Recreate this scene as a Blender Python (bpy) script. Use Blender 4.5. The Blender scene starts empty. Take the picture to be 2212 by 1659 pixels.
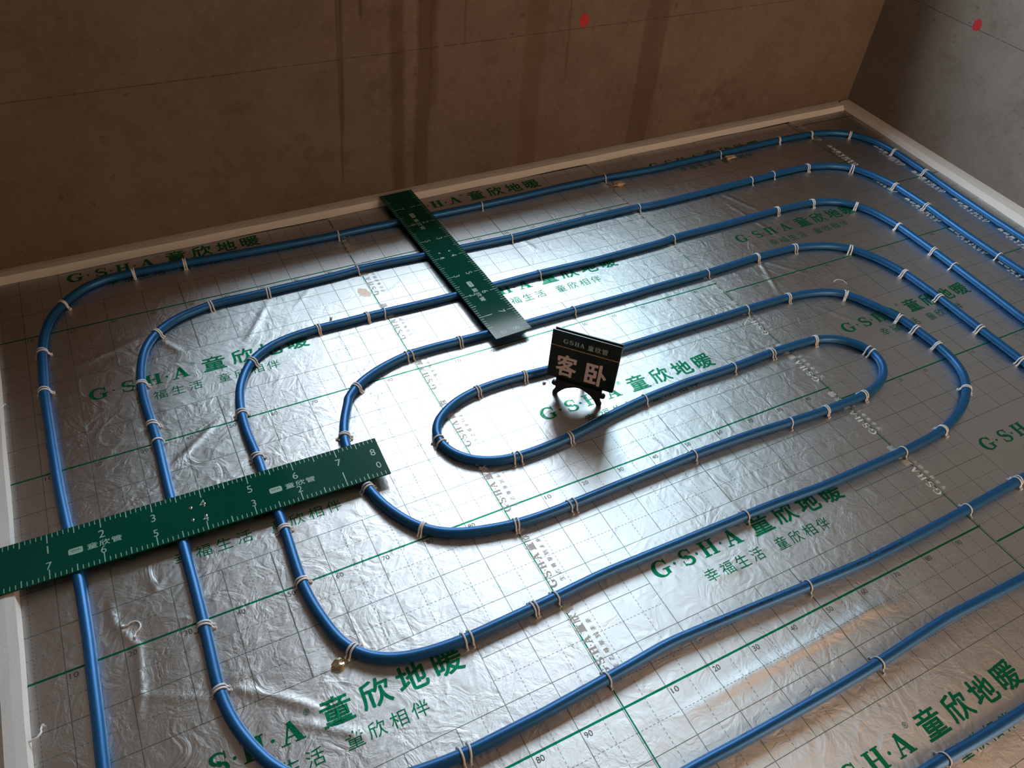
import bpy, bmesh, math, random
import numpy as np
from mathutils import Vector, Matrix

random.seed(7); np.random.seed(7)
scene = bpy.context.scene
COL = scene.collection
CM = 0.01

# ------------------------------------------------------------------ camera
cam = bpy.data.objects.new('camera', bpy.data.cameras.new('camera'))
COL.objects.link(cam)
right = Vector((0.88718092, -0.4558883, 0.07124518))
down = Vector((-0.27367629, -0.64420335, -0.71421518))
fwd = Vector((0.37149873, 0.61413996, -0.69629074))
M = Matrix((( right[0], -down[0], -fwd[0], 0.443293),
            ( right[1], -down[1], -fwd[1], -0.911172),
            ( right[2], -down[2], -fwd[2], 1.430618),
            (0, 0, 0, 1)))
cam.matrix_world = M
cam.data.sensor_width = 36.0
cam.data.lens = 1690.55 / 2212 * 36.0
cam.data.clip_start = 0.01
scene.camera = cam

# ------------------------------------------------------------------ light
SKY = 22.0
world = bpy.data.worlds.new('sky'); scene.world = world; world.use_nodes = True
bg = world.node_tree.nodes['Background']
bg.inputs['Color'].default_value = (0.80, 0.91, 1.0, 1)
bg.inputs['Strength'].default_value = SKY

GLASS = (0.66, 0.82, 0.86)                           # tint of the window panes
WX0, WX1, WZ0, WZ1 = 74.0, 276.0, 78.0, 222.0      # window opening in the back wall, cm
def area(name, loc, rot, sx, sy, energy, color):
    l = bpy.data.lights.new(name, 'AREA'); l.shape = 'RECTANGLE'; l.size = sx; l.size_y = sy
    l.energy = energy; l.color = color
    o = bpy.data.objects.new(name, l); COL.objects.link(o)
    o.location = loc; o.rotation_euler = rot
    return o
portal = area('window_portal', ((WX0+WX1)/2*CM, 1.81, (WZ0+WZ1)/2*CM), (math.radians(-90), 0, 0),
              (WX1-WX0)*CM, (WZ1-WZ0)*CM, 1, (1, 1, 1))
portal.data.cycles.is_portal = True
# warm light falling in through the doorway behind the camera
hall = area('hall_light', (2.6, -2.65, 1.05), (math.radians(90), 0, 0), 1.0, 2.0, 58.0, (1.0, 0.66, 0.42))

scene.view_settings.view_transform = 'Standard'
scene.view_settings.look = 'None'
scene.view_settings.exposure = 0.0
scene.view_settings.gamma = 1.0
scene.view_settings.use_curve_mapping = False

# ------------------------------------------------------------------ helpers
def link(o, parent=None):
    COL.objects.link(o)
    if parent is not None:
        o.parent = parent
    return o

def tag(o, label=None, cat=None, group=None, kind=None):
    for k, v in (('label', label), ('category', cat), ('group', group), ('kind', kind)):
        if v: o[k] = v
    return o

def mesh_obj(name, verts, faces, mat, parent=None, loc=(0, 0, 0), smooth=False):
    """verts in cm, local to the object's origin"""
    me = bpy.data.meshes.new(name)
    me.from_pydata([tuple(c*CM for c in v) for v in verts], [], [tuple(f) for f in faces])
    me.validate(); me.update()
    if mat: me.materials.append(mat)
    if smooth:
        me.polygons.foreach_set('use_smooth', [True]*len(me.polygons))
    o = bpy.data.objects.new(name, me)
    o.location = [c*CM for c in loc]
    return link(o, parent)

def empty(name, loc=(0, 0, 0), rz=0.0):
    o = bpy.data.objects.new(name, None); o.empty_display_size = 0.05
    o.location = [c*CM for c in loc]; o.rotation_euler = (0, 0, rz)
    return link(o)

class MB:
    """collects boxes, prisms and tubes, in cm"""
    def __init__(s): s.v = []; s.f = []
    def add(s, v, f):
        n = len(s.v); s.v += [tuple(p) for p in v]; s.f += [tuple(i+n for i in q) for q in f]; return s
    def box(s, x0, x1, y0, y1, z0, z1):
        v = [(x0,y0,z0),(x1,y0,z0),(x1,y1,z0),(x0,y1,z0),(x0,y0,z1),(x1,y0,z1),(x1,y1,z1),(x0,y1,z1)]
        return s.add(v, [(0,3,2,1),(4,5,6,7),(0,1,5,4),(1,2,6,5),(2,3,7,6),(3,0,4,7)])
    def prism(s, poly, a, b, axes='xz'):
        """extrude a 2-D polygon between a and b along the remaining axis"""
        n = len(poly)
        def P(p, t):
            return {'xz': (p[0], t, p[1]), 'xy': (p[0], p[1], t), 'yz': (t, p[0], p[1])}[axes]
        v = [P(p, a) for p in poly] + [P(p, b) for p in poly]
        f = [tuple(range(n)), tuple(range(2*n-1, n-1, -1))]
        f += [(i, n+i, n+(i+1) % n, (i+1) % n) for i in range(n)]
        return s.add(v, f)
    def build(s, name, mat, parent=None, loc=(0, 0, 0), smooth=False, bevel=0):
        o = mesh_obj(name, s.v, s.f, mat, parent, loc, smooth)
        bm = bmesh.new(); bm.from_mesh(o.data)
        bmesh.ops.recalc_face_normals(bm, faces=bm.faces)
        if bevel:
            bmesh.ops.bevel(bm, geom=list(bm.edges), offset=bevel*CM, segments=2, affect='EDGES', profile=0.5)
        bm.to_mesh(o.data); bm.free()
        return o

def tube(pts, r, n=14, flat=None, caps=True):
    """sweep a circle (or an ellipse flat=(rx, ry)) along pts"""
    P = [Vector(p) for p in pts]; V = []; F = []
    rx, ry = flat or (r, r)
    prev = None
    for i, p in enumerate(P):
        t = (P[min(i+1, len(P)-1)] - P[max(i-1, 0)]).normalized()
        if prev is None:
            ref = Vector((0, 0, 1)) if abs(t.z) < 0.9 else Vector((1, 0, 0))
            a = ref.cross(t).normalized()
        else:
            a = (prev - t*prev.dot(t)).normalized()
        prev = a; b = t.cross(a)
        for k in range(n):
            w = 2*math.pi*k/n
            V.append(p + a*(rx*math.cos(w)) + b*(ry*math.sin(w)))
    for i in range(len(P)-1):
        for k in range(n):
            F.append((i*n+k, i*n+(k+1) % n, (i+1)*n+(k+1) % n, (i+1)*n+k))
    if caps:
        F.append(tuple(range(n-1, -1, -1))); F.append(tuple((len(P)-1)*n+k for k in range(n)))
    return V, F

# ------------------------------------------------------------------ node expressions
class S:
    def __init__(s, nt, sock): s.nt = nt; s.k = sock
    def _m(s, op, *others):
        n = s.nt.nodes.new('ShaderNodeMath'); n.operation = op
        s.nt.links.new(s.k, n.inputs[0])
        for i, o in enumerate(others):
            if isinstance(o, S): s.nt.links.new(o.k, n.inputs[i+1])
            else: n.inputs[i+1].default_value = o
        return S(s.nt, n.outputs[0])
    def __add__(s, o): return s._m('ADD', o)
    def __sub__(s, o): return s._m('SUBTRACT', o)
    def __mul__(s, o): return s._m('MULTIPLY', o)
    def __lt__(s, o): return s._m('LESS_THAN', o)
    def __gt__(s, o): return s._m('GREATER_THAN', o)
    def abs(s): return s._m('ABSOLUTE')
    def max(s, o): return s._m('MAXIMUM', o)
    def min(s, o): return s._m('MINIMUM', o)
    def pp(s, o): return s._m('PINGPONG', o)
    def fmod(s, o): return s._m('FLOORED_MODULO', o)
    def inv(s): return S.const(s.nt, 1.0) - s
    def step(s, a, b):
        n = s.nt.nodes.new('ShaderNodeMapRange'); n.interpolation_type = 'SMOOTHSTEP'
        s.nt.links.new(s.k, n.inputs['Value'])
        if a < b:
            n.inputs['From Min'].default_value = a; n.inputs['From Max'].default_value = b
        else:
            n.inputs['From Min'].default_value = b; n.inputs['From Max'].default_value = a
            n.inputs['To Min'].default_value = 1; n.inputs['To Max'].default_value = 0
        return S(s.nt, n.outputs[0])
    @staticmethod
    def const(nt, v):
        n = nt.nodes.new('ShaderNodeValue'); n.outputs[0].default_value = v; return S(nt, n.outputs[0])

def new_mat(name):
    m = bpy.data.materials.new(name); m.use_nodes = True
    return m, m.node_tree, m.node_tree.nodes['Principled BSDF']

def coords(nt, kind='pos', scale=100.0):
    if kind == 'pos':
        src = nt.nodes.new('ShaderNodeNewGeometry').outputs['Position']
    else:
        src = nt.nodes.new('ShaderNodeTexCoord').outputs['Object']
    sep = nt.nodes.new('ShaderNodeSeparateXYZ'); nt.links.new(src, sep.inputs[0])
    return src, [S(nt, sep.outputs[i]) * scale for i in range(3)]

def noise(nt, vec, scale, detail=3, rough=0.5, dist=0.0, stretch=None):
    if stretch:
        mp = nt.nodes.new('ShaderNodeMapping'); nt.links.new(vec, mp.inputs[0])
        mp.inputs['Scale'].default_value = stretch; vec = mp.outputs[0]
    n = nt.nodes.new('ShaderNodeTexNoise'); nt.links.new(vec, n.inputs['Vector'])
    n.inputs['Scale'].default_value = scale; n.inputs['Detail'].default_value = detail
    n.inputs['Roughness'].default_value = rough; n.inputs['Distortion'].default_value = dist
    return S(nt, n.outputs[0])

def mix(nt, fac, a, b):
    n = nt.nodes.new('ShaderNodeMix'); n.data_type = 'RGBA'
    for sock, v in ((n.inputs[0], fac), (n.inputs[6], a), (n.inputs[7], b)):
        if isinstance(v, S): nt.links.new(v.k, sock)
        elif hasattr(v, 'is_output'): nt.links.new(v, sock)
        elif isinstance(v, (int, float)): sock.default_value = v
        else: sock.default_value = (*v, 1)
    return n.outputs[2]

def bump(nt, height, strength, dist, normal=None):
    b = nt.nodes.new('ShaderNodeBump'); nt.links.new(height.k, b.inputs['Height'])
    b.inputs['Strength'].default_value = strength; b.inputs['Distance'].default_value = dist
    if normal is not None: nt.links.new(normal, b.inputs['Normal'])
    return b.outputs[0]

def plain(name, color, rough=0.5, metallic=0.0, coat=0.0, grain=0.0, grain_scale=400):
    m, nt, b = new_mat(name)
    b.inputs['Roughness'].default_value = rough; b.inputs['Metallic'].default_value = metallic
    b.inputs['Coat Weight'].default_value = coat
    src, _ = coords(nt, 'obj')
    nz = noise(nt, src, grain_scale, 3)
    c = nt.links.new(mix(nt, nz, tuple(v*0.9 for v in color), tuple(min(1, v*1.08) for v in color)), b.inputs['Base Color'])
    if grain:
        nt.links.new(bump(nt, nz, grain, 0.001), b.inputs['Normal'])
    return m

# ------------------------------------------------------------------ materials
FOIL_COL = (0.72, 0.725, 0.74)
ALPHA_Y, ALPHA_X, COAT, COAT_ROUGH, BUMP = 0.40, 0.20, 0.36, 0.05, 0.55     # rolled film: rougher along the roll than across it
def foil_finish(nt, b, src, color, metal):
    """thin clear film over crinkled aluminium; color and metal may be sockets, 1 - metal is matt ink"""
    out = nt.nodes['Material Output']
    nt.nodes.remove(b)
    n1 = noise(nt, src, 16.0, 5, 0.55, 1.2)
    crease = (n1 - 0.5).abs() * 2.0
    n2 = noise(nt, src, 55.0, 4, 0.55, 0.8)
    fold = noise(nt, src, 6.5, 3, 0.5, 1.6)
    fold = ((fold - 0.5).abs() * -9.0 + 1.0).max(0.0)          # a few long sharp folds
    n3 = noise(nt, src, 5.0, 2, 0.5, 0.5, stretch=(1.0, 0.55, 1.0))
    patch = noise(nt, src, 3.1, 2).step(0.42, 0.62)          # some stretches lie tighter than others
    h = crease * 0.5 + n2 * 0.26 * (patch * 0.8 + 0.2) + n3 * 0.8 + fold * patch.inv() * 0.19
    nrm = bump(nt, h, BUMP, 0.0042)
    def plug(v, s):
        if hasattr(v, 'is_output'): nt.links.new(v, s)
        elif isinstance(v, S): nt.links.new(v.k, s)
        elif isinstance(v, tuple): s.default_value = (*v, 1)
        else: s.default_value = v
    def shader(kind, col, **kw):
        n = nt.nodes.new(kind); plug(col, n.inputs['Color']); nt.links.new(nrm, n.inputs['Normal'])
        for k, v in kw.items(): n.inputs[k].default_value = v
        return n
    def mixs(fac, a, c):
        n = nt.nodes.new('ShaderNodeMixShader'); plug(fac, n.inputs[0])
        nt.links.new(a.outputs[0], n.inputs[1]); nt.links.new(c.outputs[0], n.inputs[2]); return n
    foil = shader('ShaderNodeBsdfAnisotropic', color, Roughness=(ALPHA_X*ALPHA_Y)**0.25, Anisotropy=1-(ALPHA_X/ALPHA_Y)**0.5)
    foil.distribution = 'BECKMANN'
    tan = nt.nodes.new('ShaderNodeCombineXYZ'); tan.inputs[0].default_value = 1.0
    nt.links.new(tan.outputs[0], foil.inputs['Tangent'])
    matt = shader('ShaderNodeBsdfDiffuse', color)
    film = shader('ShaderNodeBsdfAnisotropic', (1.0, 1.0, 1.0), Roughness=COAT_ROUGH**0.5)
    fr = nt.nodes.new('ShaderNodeFresnel'); fr.inputs[0].default_value = 1.5; nt.links.new(nrm, fr.inputs['Normal'])
    nt.links.new(mixs(S(nt, fr.outputs[0]) * COAT, mixs(metal, matt, foil), film).outputs[0], out.inputs[0])

def sheet_material(name, yoff):
    """aluminium film printed with a centimetre grid; x, y are the sheet's own centimetres"""
    m, nt, b = new_mat(name)
    src, (x, y, z) = coords(nt, 'obj')
    pos = nt.nodes.new('ShaderNodeNewGeometry').outputs['Position']
    W = 0.082
    ym = y.fmod(50.0)
    blank = (ym > 10.08) * (ym < 29.92) * (x > 20.08) * (x < 79.92)
    dx, dy = x.pp(5.0), y.pp(5.0)
    solid = (dx < W).max(dy < W)
    ex, ey = dx * -1.0 + 5.0, dy * -1.0 + 5.0
    dash = ((ex < W) * (y.fmod(0.9) < 0.52)).max((ey < W) * (x.fmod(0.9) < 0.52))
    mid = (x - 50.0).abs() < 0.13
    edge = (x - 99.50).abs() < 0.16
    if yoff == 0.0: edge = edge.max((x - 0.40).abs() < 0.16)
    thin = solid.max(dash * 0.8).max(mid) * blank.inv()
    main = (y.pp(25.0) < 0.23).max(edge)
    wear = noise(nt, pos, 9.0, 2)
    c0 = mix(nt, wear, tuple(v*0.95 for v in FOIL_COL), tuple(v*1.05 for v in FOIL_COL))
    c1 = mix(nt, thin * 0.8, c0, (0.045, 0.10, 0.085))
    c2 = mix(nt, main, c1, (0.003, 0.20, 0.105))
    foil_finish(nt, b, pos, c2, main.max(thin) * -0.2 + 1.0)
    return m

def ink(name, color, metallic):
    m, nt, b = new_mat(name)
    pos, _ = coords(nt, 'pos')
    foil_finish(nt, b, pos, color, metallic)
    return m

MAT_INK = ink('green_ink', (0.004, 0.21, 0.10), 0.8)
MAT_GREY_INK = ink('grey_ink', (0.10, 0.13, 0.12), 0.6)
MAT_TAPE_INK = None

def plaster(name, streaks=None, line_z=48.2, axis=0, tone=(1, 1, 1)):
    m, nt, b = new_mat(name)
    pos, (x, y, z) = coords(nt, 'pos')
    a = x if axis == 0 else y
    big = noise(nt, pos, 2.4, 5, 0.65, 0.6).step(0.25, 0.75)
    fine = noise(nt, pos, 60.0, 4, 0.6)
    mid = noise(nt, pos, 9.0, 5, 0.65, 0.3)
    c = mix(nt, big, tuple(v*tone[k]*0.86 for k, v in enumerate((0.30, 0.225, 0.165))), tuple(v*tone[k]*0.86 for k, v in enumerate((0.40, 0.315, 0.245))))
    c = mix(nt, mid.step(0.48, 0.72) * 0.6, c, tuple(v*t for v, t in zip((0.23, 0.165, 0.125), tone)))
    c = mix(nt, fine.step(0.35, 0.8) * 0.3, c, tuple(v*t for v, t in zip((0.44, 0.36, 0.29), tone)))
    blot = noise(nt, pos, 3.6, 4, 0.6, 0.8).step(0.55, 0.68) * noise(nt, pos, 24.0, 3, 0.6).step(0.40, 0.62)
    c = mix(nt, blot * 0.5, c, tuple(v*t for v, t in zip((0.19, 0.13, 0.10), tone)))
    specks = noise(nt, pos, 34.0, 2, 0.5).step(0.70, 0.76)
    c = mix(nt, specks * 0.5, c, tuple(v*t for v, t in zip((0.13, 0.095, 0.08), tone)))
    wob = (noise(nt, pos, 9.0, 3) - 0.5)
    if streaks:
        wob2 = noise(nt, pos, 5.0, 4, 0.6, 0.0, stretch=(1, 1, 0.8)) - 0.5
        for (x0, slope, w, zmin, col, amt) in streaks:
            d = (a - (z * slope + x0) + wob2 * (w * 0.7 + 1.0)).abs()
            msk = d.step(w + (1.3 if w > 0.6 else 0.4), w - 0.5 if w > 0.6 else 0.0) * (mid * 0.9 + 0.45).min(1.0) * (z + wob * 8.0).step(zmin - 3, zmin + 2)
            c = mix(nt, msk * amt, c, col)
    line = (z - line_z + wob * 0.55).abs().step(0.16, 0.06) * (noise(nt, pos, 70.0, 2).step(0.30, 0.5))
    c = mix(nt, line * 0.85, c, (0.05, 0.032, 0.026))
    nt.links.new(c, b.inputs['Base Color'])
    b.inputs['Roughness'].default_value = 0.93
    b.inputs['Specular IOR Level'].default_value = 0.2
    nt.links.new(bump(nt, mid * 0.6 + fine * 0.5, 0.35, 0.004), b.inputs['Normal'])
    return m

DK = (0.065, 0.038, 0.024); RD = (0.115, 0.058, 0.034); BR = (0.085, 0.052, 0.032)
MAT_WALL_BACK = plaster('shaded_stained_plaster', [
    (108.2, 0.055, 0.55, 24, DK, 0.75), (108.0, 0.04, 0.22, 10, DK, 0.6), (117.5, 0.0, 0.5, 60, DK, 0.8),
    (127.2, 0.022, 1.7, -9, BR, 0.7), (135.0, 0.05, 2.2, -9, BR, 0.75), (139.2, 0.02, 1.0, 30, BR, 0.6),
    (150.8, 0.0, 0.30, 48, RD, 0.8), (176.3, 0.0, 3.4, -9, RD, 0.5), (190.3, -0.03, 0.30, 33, RD, 0.8),
    (225.2, 0.0, 4.6, -9, BR, 0.65)], tone=(0.48, 0.46, 0.46))  # drips are real stains; the tone also darkens this backlit wall's shade
MAT_WALL = plaster('lit_grey_plaster', None, 48.0, 1, tone=(0.62, 0.70, 0.78))  # same plaster as the back wall, toned lighter and greyer as the lit side
MAT_WALL_BROWN = plaster('brown_plaster', None, 48.0, 1, tone=(0.50, 0.46, 0.44))  # same plaster again, toned browner to warm the bounced light
MAT_CONCRETE = plain('concrete_slab', (0.30, 0.28, 0.26), 0.9, grain=0.2, grain_scale=60)
MAT_CEIL = plain('ceiling_plaster', (0.30, 0.24, 0.18), 0.95, grain_scale=20)
MAT_RED = plain('red_spray_paint', (0.42, 0.012, 0.022), 0.7)
MAT_FRAME = plain('window_frame_white', (0.75, 0.75, 0.74), 0.4)
MAT_DOOR = plain('raw_door_lining', (0.35, 0.26, 0.18), 0.7)
MAT_FOAM = plain('white_foam', (0.64, 0.62, 0.60), 0.75, grain=0.25, grain_scale=260)
MAT_TAPE_INK = plain('white_tape_ink', (0.66, 0.66, 0.64), 0.7)
MAT_STAPLE = plain('white_nylon', (0.70, 0.72, 0.75), 0.45)
MAT_OLDFOAM = plain('yellowed_foam_scrap', (0.62, 0.50, 0.33), 0.85, grain=0.4, grain_scale=200)
MAT_BLACK = plain('black_lacquer', (0.006, 0.006, 0.008), 0.32)
MAT_SIGN = plain('dark_green_acrylic', (0.006, 0.016, 0.013), 0.22)
MAT_GOLD = plain('gold_line', (0.42, 0.27, 0.10), 0.4, metallic=0.3)
MAT_WHITE_PRINT = plain('pinkish_white_print', (0.62, 0.50, 0.47), 0.5)
MAT_SILVER_PRINT = plain('silver_green_print', (0.34, 0.37, 0.33), 0.5)
MAT_SCREW = plain('steel_screw', (0.7, 0.7, 0.7), 0.2, metallic=1.0)
MAT_SMEAR = ink('tan_smear', (0.60, 0.46, 0.38), 0.85)
MAT_DIRT = plain('tan_dirt', (0.40, 0.27, 0.19), 0.9)

def pipe_material():
    m, nt, b = new_mat('blue_pipe_plastic')
    pos, _ = coords(nt, 'pos')
    nz = noise(nt, pos, 500.0, 3, 0.6)
    big = noise(nt, pos, 7.0, 2)
    nt.links.new(mix(nt, big, (0.007, 0.096, 0.262), (0.009, 0.112, 0.300)), b.inputs['Base Color'])
    b.inputs['Roughness'].default_value = 0.42
    b.inputs['Metallic'].default_value = 0.4
    nt.links.new(bump(nt, nz, 0.12, 0.0006), b.inputs['Normal'])
    return m
MAT_PIPE = pipe_material()
MAT_PIPE_INK = plain('black_pipe_print', (0.01, 0.012, 0.02), 0.5)

def ruler_material():
    m, nt, b = new_mat('green_ruler_plastic')
    pos, _ = coords(nt, 'pos')
    nz = noise(nt, pos, 6.0, 3)
    nt.links.new(mix(nt, nz, (0.002, 0.050, 0.032), (0.003, 0.060, 0.040)), b.inputs['Base Color'])
    b.inputs['Roughness'].default_value = 0.12
    b.inputs['Specular IOR Level'].default_value = 0.11
    nt.links.new(bump(nt, noise(nt, pos, 4.0, 2), 0.15, 0.002), b.inputs['Normal'])
    return m
MAT_RULER = ruler_material()
MAT_SCALE = plain('pale_green_print', (0.27, 0.41, 0.34), 0.4)

# ------------------------------------------------------------------ room shell
RX0, RX1, RY0, RY1, RH = 0.6, 341.5, -260.0, 133.2, 268.0
def wall_y(x):           # the back wall runs slightly off the sheet grid
    return 131.0 + 5.2 * x / 340.0
def wall_x(y):
    return 336.4 + 4.2 * (max(y, 20.0) - 41.6) / 94.8

floor = MB().box(-30, 420, -580, 183, -20, -0.6).build('floor', MAT_CONCRETE)
tag(floor, 'bare concrete slab under the foil sheets', kind='structure')
ceil = MB().box(-30, 420, -580, 183, RH, RH+15).build('ceiling', MAT_CEIL)
tag(ceil, 'unpainted ceiling of the bedroom', kind='structure')

REVEAL = 46.0            # a deep bay-window reveal
def back_piece(mb, x0, x1, z0, z1):
    p = [(x0, wall_y(x0)), (x1, wall_y(x1)), (x1, wall_y(x1)+REVEAL), (x0, wall_y(x0)+REVEAL)]
    mb.prism(p, z0, z1, 'xy')
mb = MB()
back_piece(mb, -25, WX0, -0.6, RH); back_piece(mb, WX1, 365, -0.6, RH)
back_piece(mb, WX0, WX1, -0.6, WZ0); back_piece(mb, WX0, WX1, WZ1, RH)
wall_back = mb.build('wall_back', MAT_WALL_BACK)
tag(wall_back, 'brown plaster wall with vertical drip stains below the window', kind='structure')
p = [(wall_x(-280), -280), (362, -280), (362, 160), (wall_x(160), 160), (wall_x(20), 20)]
wall_right = MB().prism(p, -0.6, RH, 'xy').build('wall_right', MAT_WALL)
tag(wall_right, 'greyish plaster wall on the right, brighter away from the corner', kind='structure')
wall_left = MB().box(RX0-20, RX0, -280, 160, -0.6, RH).build('wall_left', MAT_WALL_BROWN)
tag(wall_left, 'plaster wall beside the left foam strip', kind='structure')
mb = MB()
mb.box(-25, 208, RY0-20, RY0, -0.6, RH); mb.box(312, 365, RY0-20, RY0, -0.6, RH); mb.box(208, 312, RY0-20, RY0, 210, RH)
wall_front = mb.build('wall_front', MAT_WALL_BROWN)
tag(wall_front, 'plaster wall with the doorway behind the viewer', kind='structure')
mb = MB()
mb.box(120, 208, -560, RY0-20, -0.6, RH); mb.box(312, 400, -560, RY0-20, -0.6, RH); mb.box(120, 400, -580, -560, -0.6, RH)
tag(mb.build('wall_hall', MAT_WALL_BROWN), 'plaster walls of the corridor beyond the doorway', kind='structure')
mb = MB(); mb.box(208, 212, RY0-18, RY0+1, -0.6, 210); mb.box(308, 312, RY0-18, RY0+1, -0.6, 210); mb.box(208, 312, RY0-18, RY0+1, 206, 210)
tag(mb.build('door_1', MAT_DOOR), 'raw timber door lining', kind='structure')
# window frame near the outer face of the deep reveal: tinted panes, the middle casement stands open
yb = wall_y(170); Y0, Y1 = yb+REVEAL-6, yb+REVEAL-1
SX0, SX1, SZ = 122.0, 216.0, 104.0
mb = MB()
mb.box(WX0, WX0+4, Y0, Y1, WZ0, WZ1); mb.box(WX1-4, WX1, Y0, Y1, WZ0, WZ1)
mb.box(WX0+4, WX1-4, Y0, Y1, WZ1-4, WZ1); mb.box(WX0+4, WX1-4, Y0, Y1, WZ0, WZ0+4)
for x in (SX0, SX1): mb.box(x-2, x+2, Y0, Y1, WZ0+4, WZ1-4)
for a, b_ in ((WX0+4, SX0-2), (SX0+2, SX1-2), (SX1+2, WX1-4)): mb.box(a, b_, Y0, Y1, SZ-2, SZ+2)
window = tag(mb.build('window_1', MAT_FRAME), 'white bay window frame with tinted panes above the stained wall', kind='structure')
m_glass, nt, b = new_mat('blue_green_tinted_glass'); nt.nodes.remove(b)
tr = nt.nodes.new('ShaderNodeBsdfTransparent'); tr.inputs[0].default_value = (*GLASS, 1)
gl = nt.nodes.new('ShaderNodeBsdfGlossy'); gl.inputs['Roughness'].default_value = 0.02
fr = nt.nodes.new('ShaderNodeFresnel'); mx = nt.nodes.new('ShaderNodeMixShader')
nt.links.new(fr.outputs[0], mx.inputs[0]); nt.links.new(tr.outputs[0], mx.inputs[1]); nt.links.new(gl.outputs[0], mx.inputs[2])
nt.links.new(mx.outputs[0], nt.nodes['Material Output'].inputs[0])
for x0, x1, z0, z1 in ((WX0+4, SX0-2, WZ0+4, SZ-2), (SX0+2, SX1-2, WZ0+4, SZ-2), (SX1+2, WX1-4, WZ0+4, SZ-2),
                       (WX0+4, SX0-2, SZ+2, WZ1-4), (SX1+2, WX1-4, SZ+2, WZ1-4)):
    mesh_obj('pane', [(x0, Y0+2.5, z0), (x1, Y0+2.5, z0), (x1, Y0+2.5, z1), (x0, Y0+2.5, z1)], [(0, 1, 2, 3)], m_glass, window)

# what stands outside the window: the ground some floors below and the neighbouring block on the left
MAT_GROUND = plain('outdoor_ground', (0.22, 0.21, 0.19), 0.95, grain_scale=2)
MAT_FACADE = plain('neighbour_facade', (0.05, 0.05, 0.052), 0.9, grain_scale=3)
tag(MB().box(-4000, 4000, 190, 6000, -620, -600).build('ground', MAT_GROUND), 'ground outside, below the window', kind='structure')
tag(MB().box(-100, 365, 800, 1900, -600, 1300).build('neighbour_building', MAT_FACADE), 'plain grey apartment block standing outside the window', kind='structure')

# red spray dots on the walls (paint marks, parts of their walls)
def dot(parent, cen, ux, nrm, r):
    n = 28; V = []
    rng = random.Random(int(cen[0]))
    ux = Vector(ux); nv = Vector(nrm); uz = Vector((0, 0, 1))
    rr = [r*(1+0.10*math.sin(k*1.7)+rng.uniform(-.05, .05)) for k in range(n)]
    c = Vector(cen)
    V = [c + nv*0.12] + [c + nv*0.08 + ux*(rr[k]*0.92*math.cos(2*math.pi*k/n)) + uz*(rr[k]*1.06*math.sin(2*math.pi*k/n)) for k in range(n)]
    F = [(0, 1+k, 1+(k+1) % n) for k in range(n)]
    o = mesh_obj('paint_mark', V, F, MAT_RED, parent)
    o['label'] = 'round red spray paint dot just above the snapped ink line'
dot(wall_back, (194.3, wall_y(194.3), 50.6), (1, 0, 0), (0, -1, 0), 2.05)
dot(wall_right, (wall_x(92.3), 92.3, 49.3), (0, -1, 0), (-1, 0, 0), 1.9)

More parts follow.
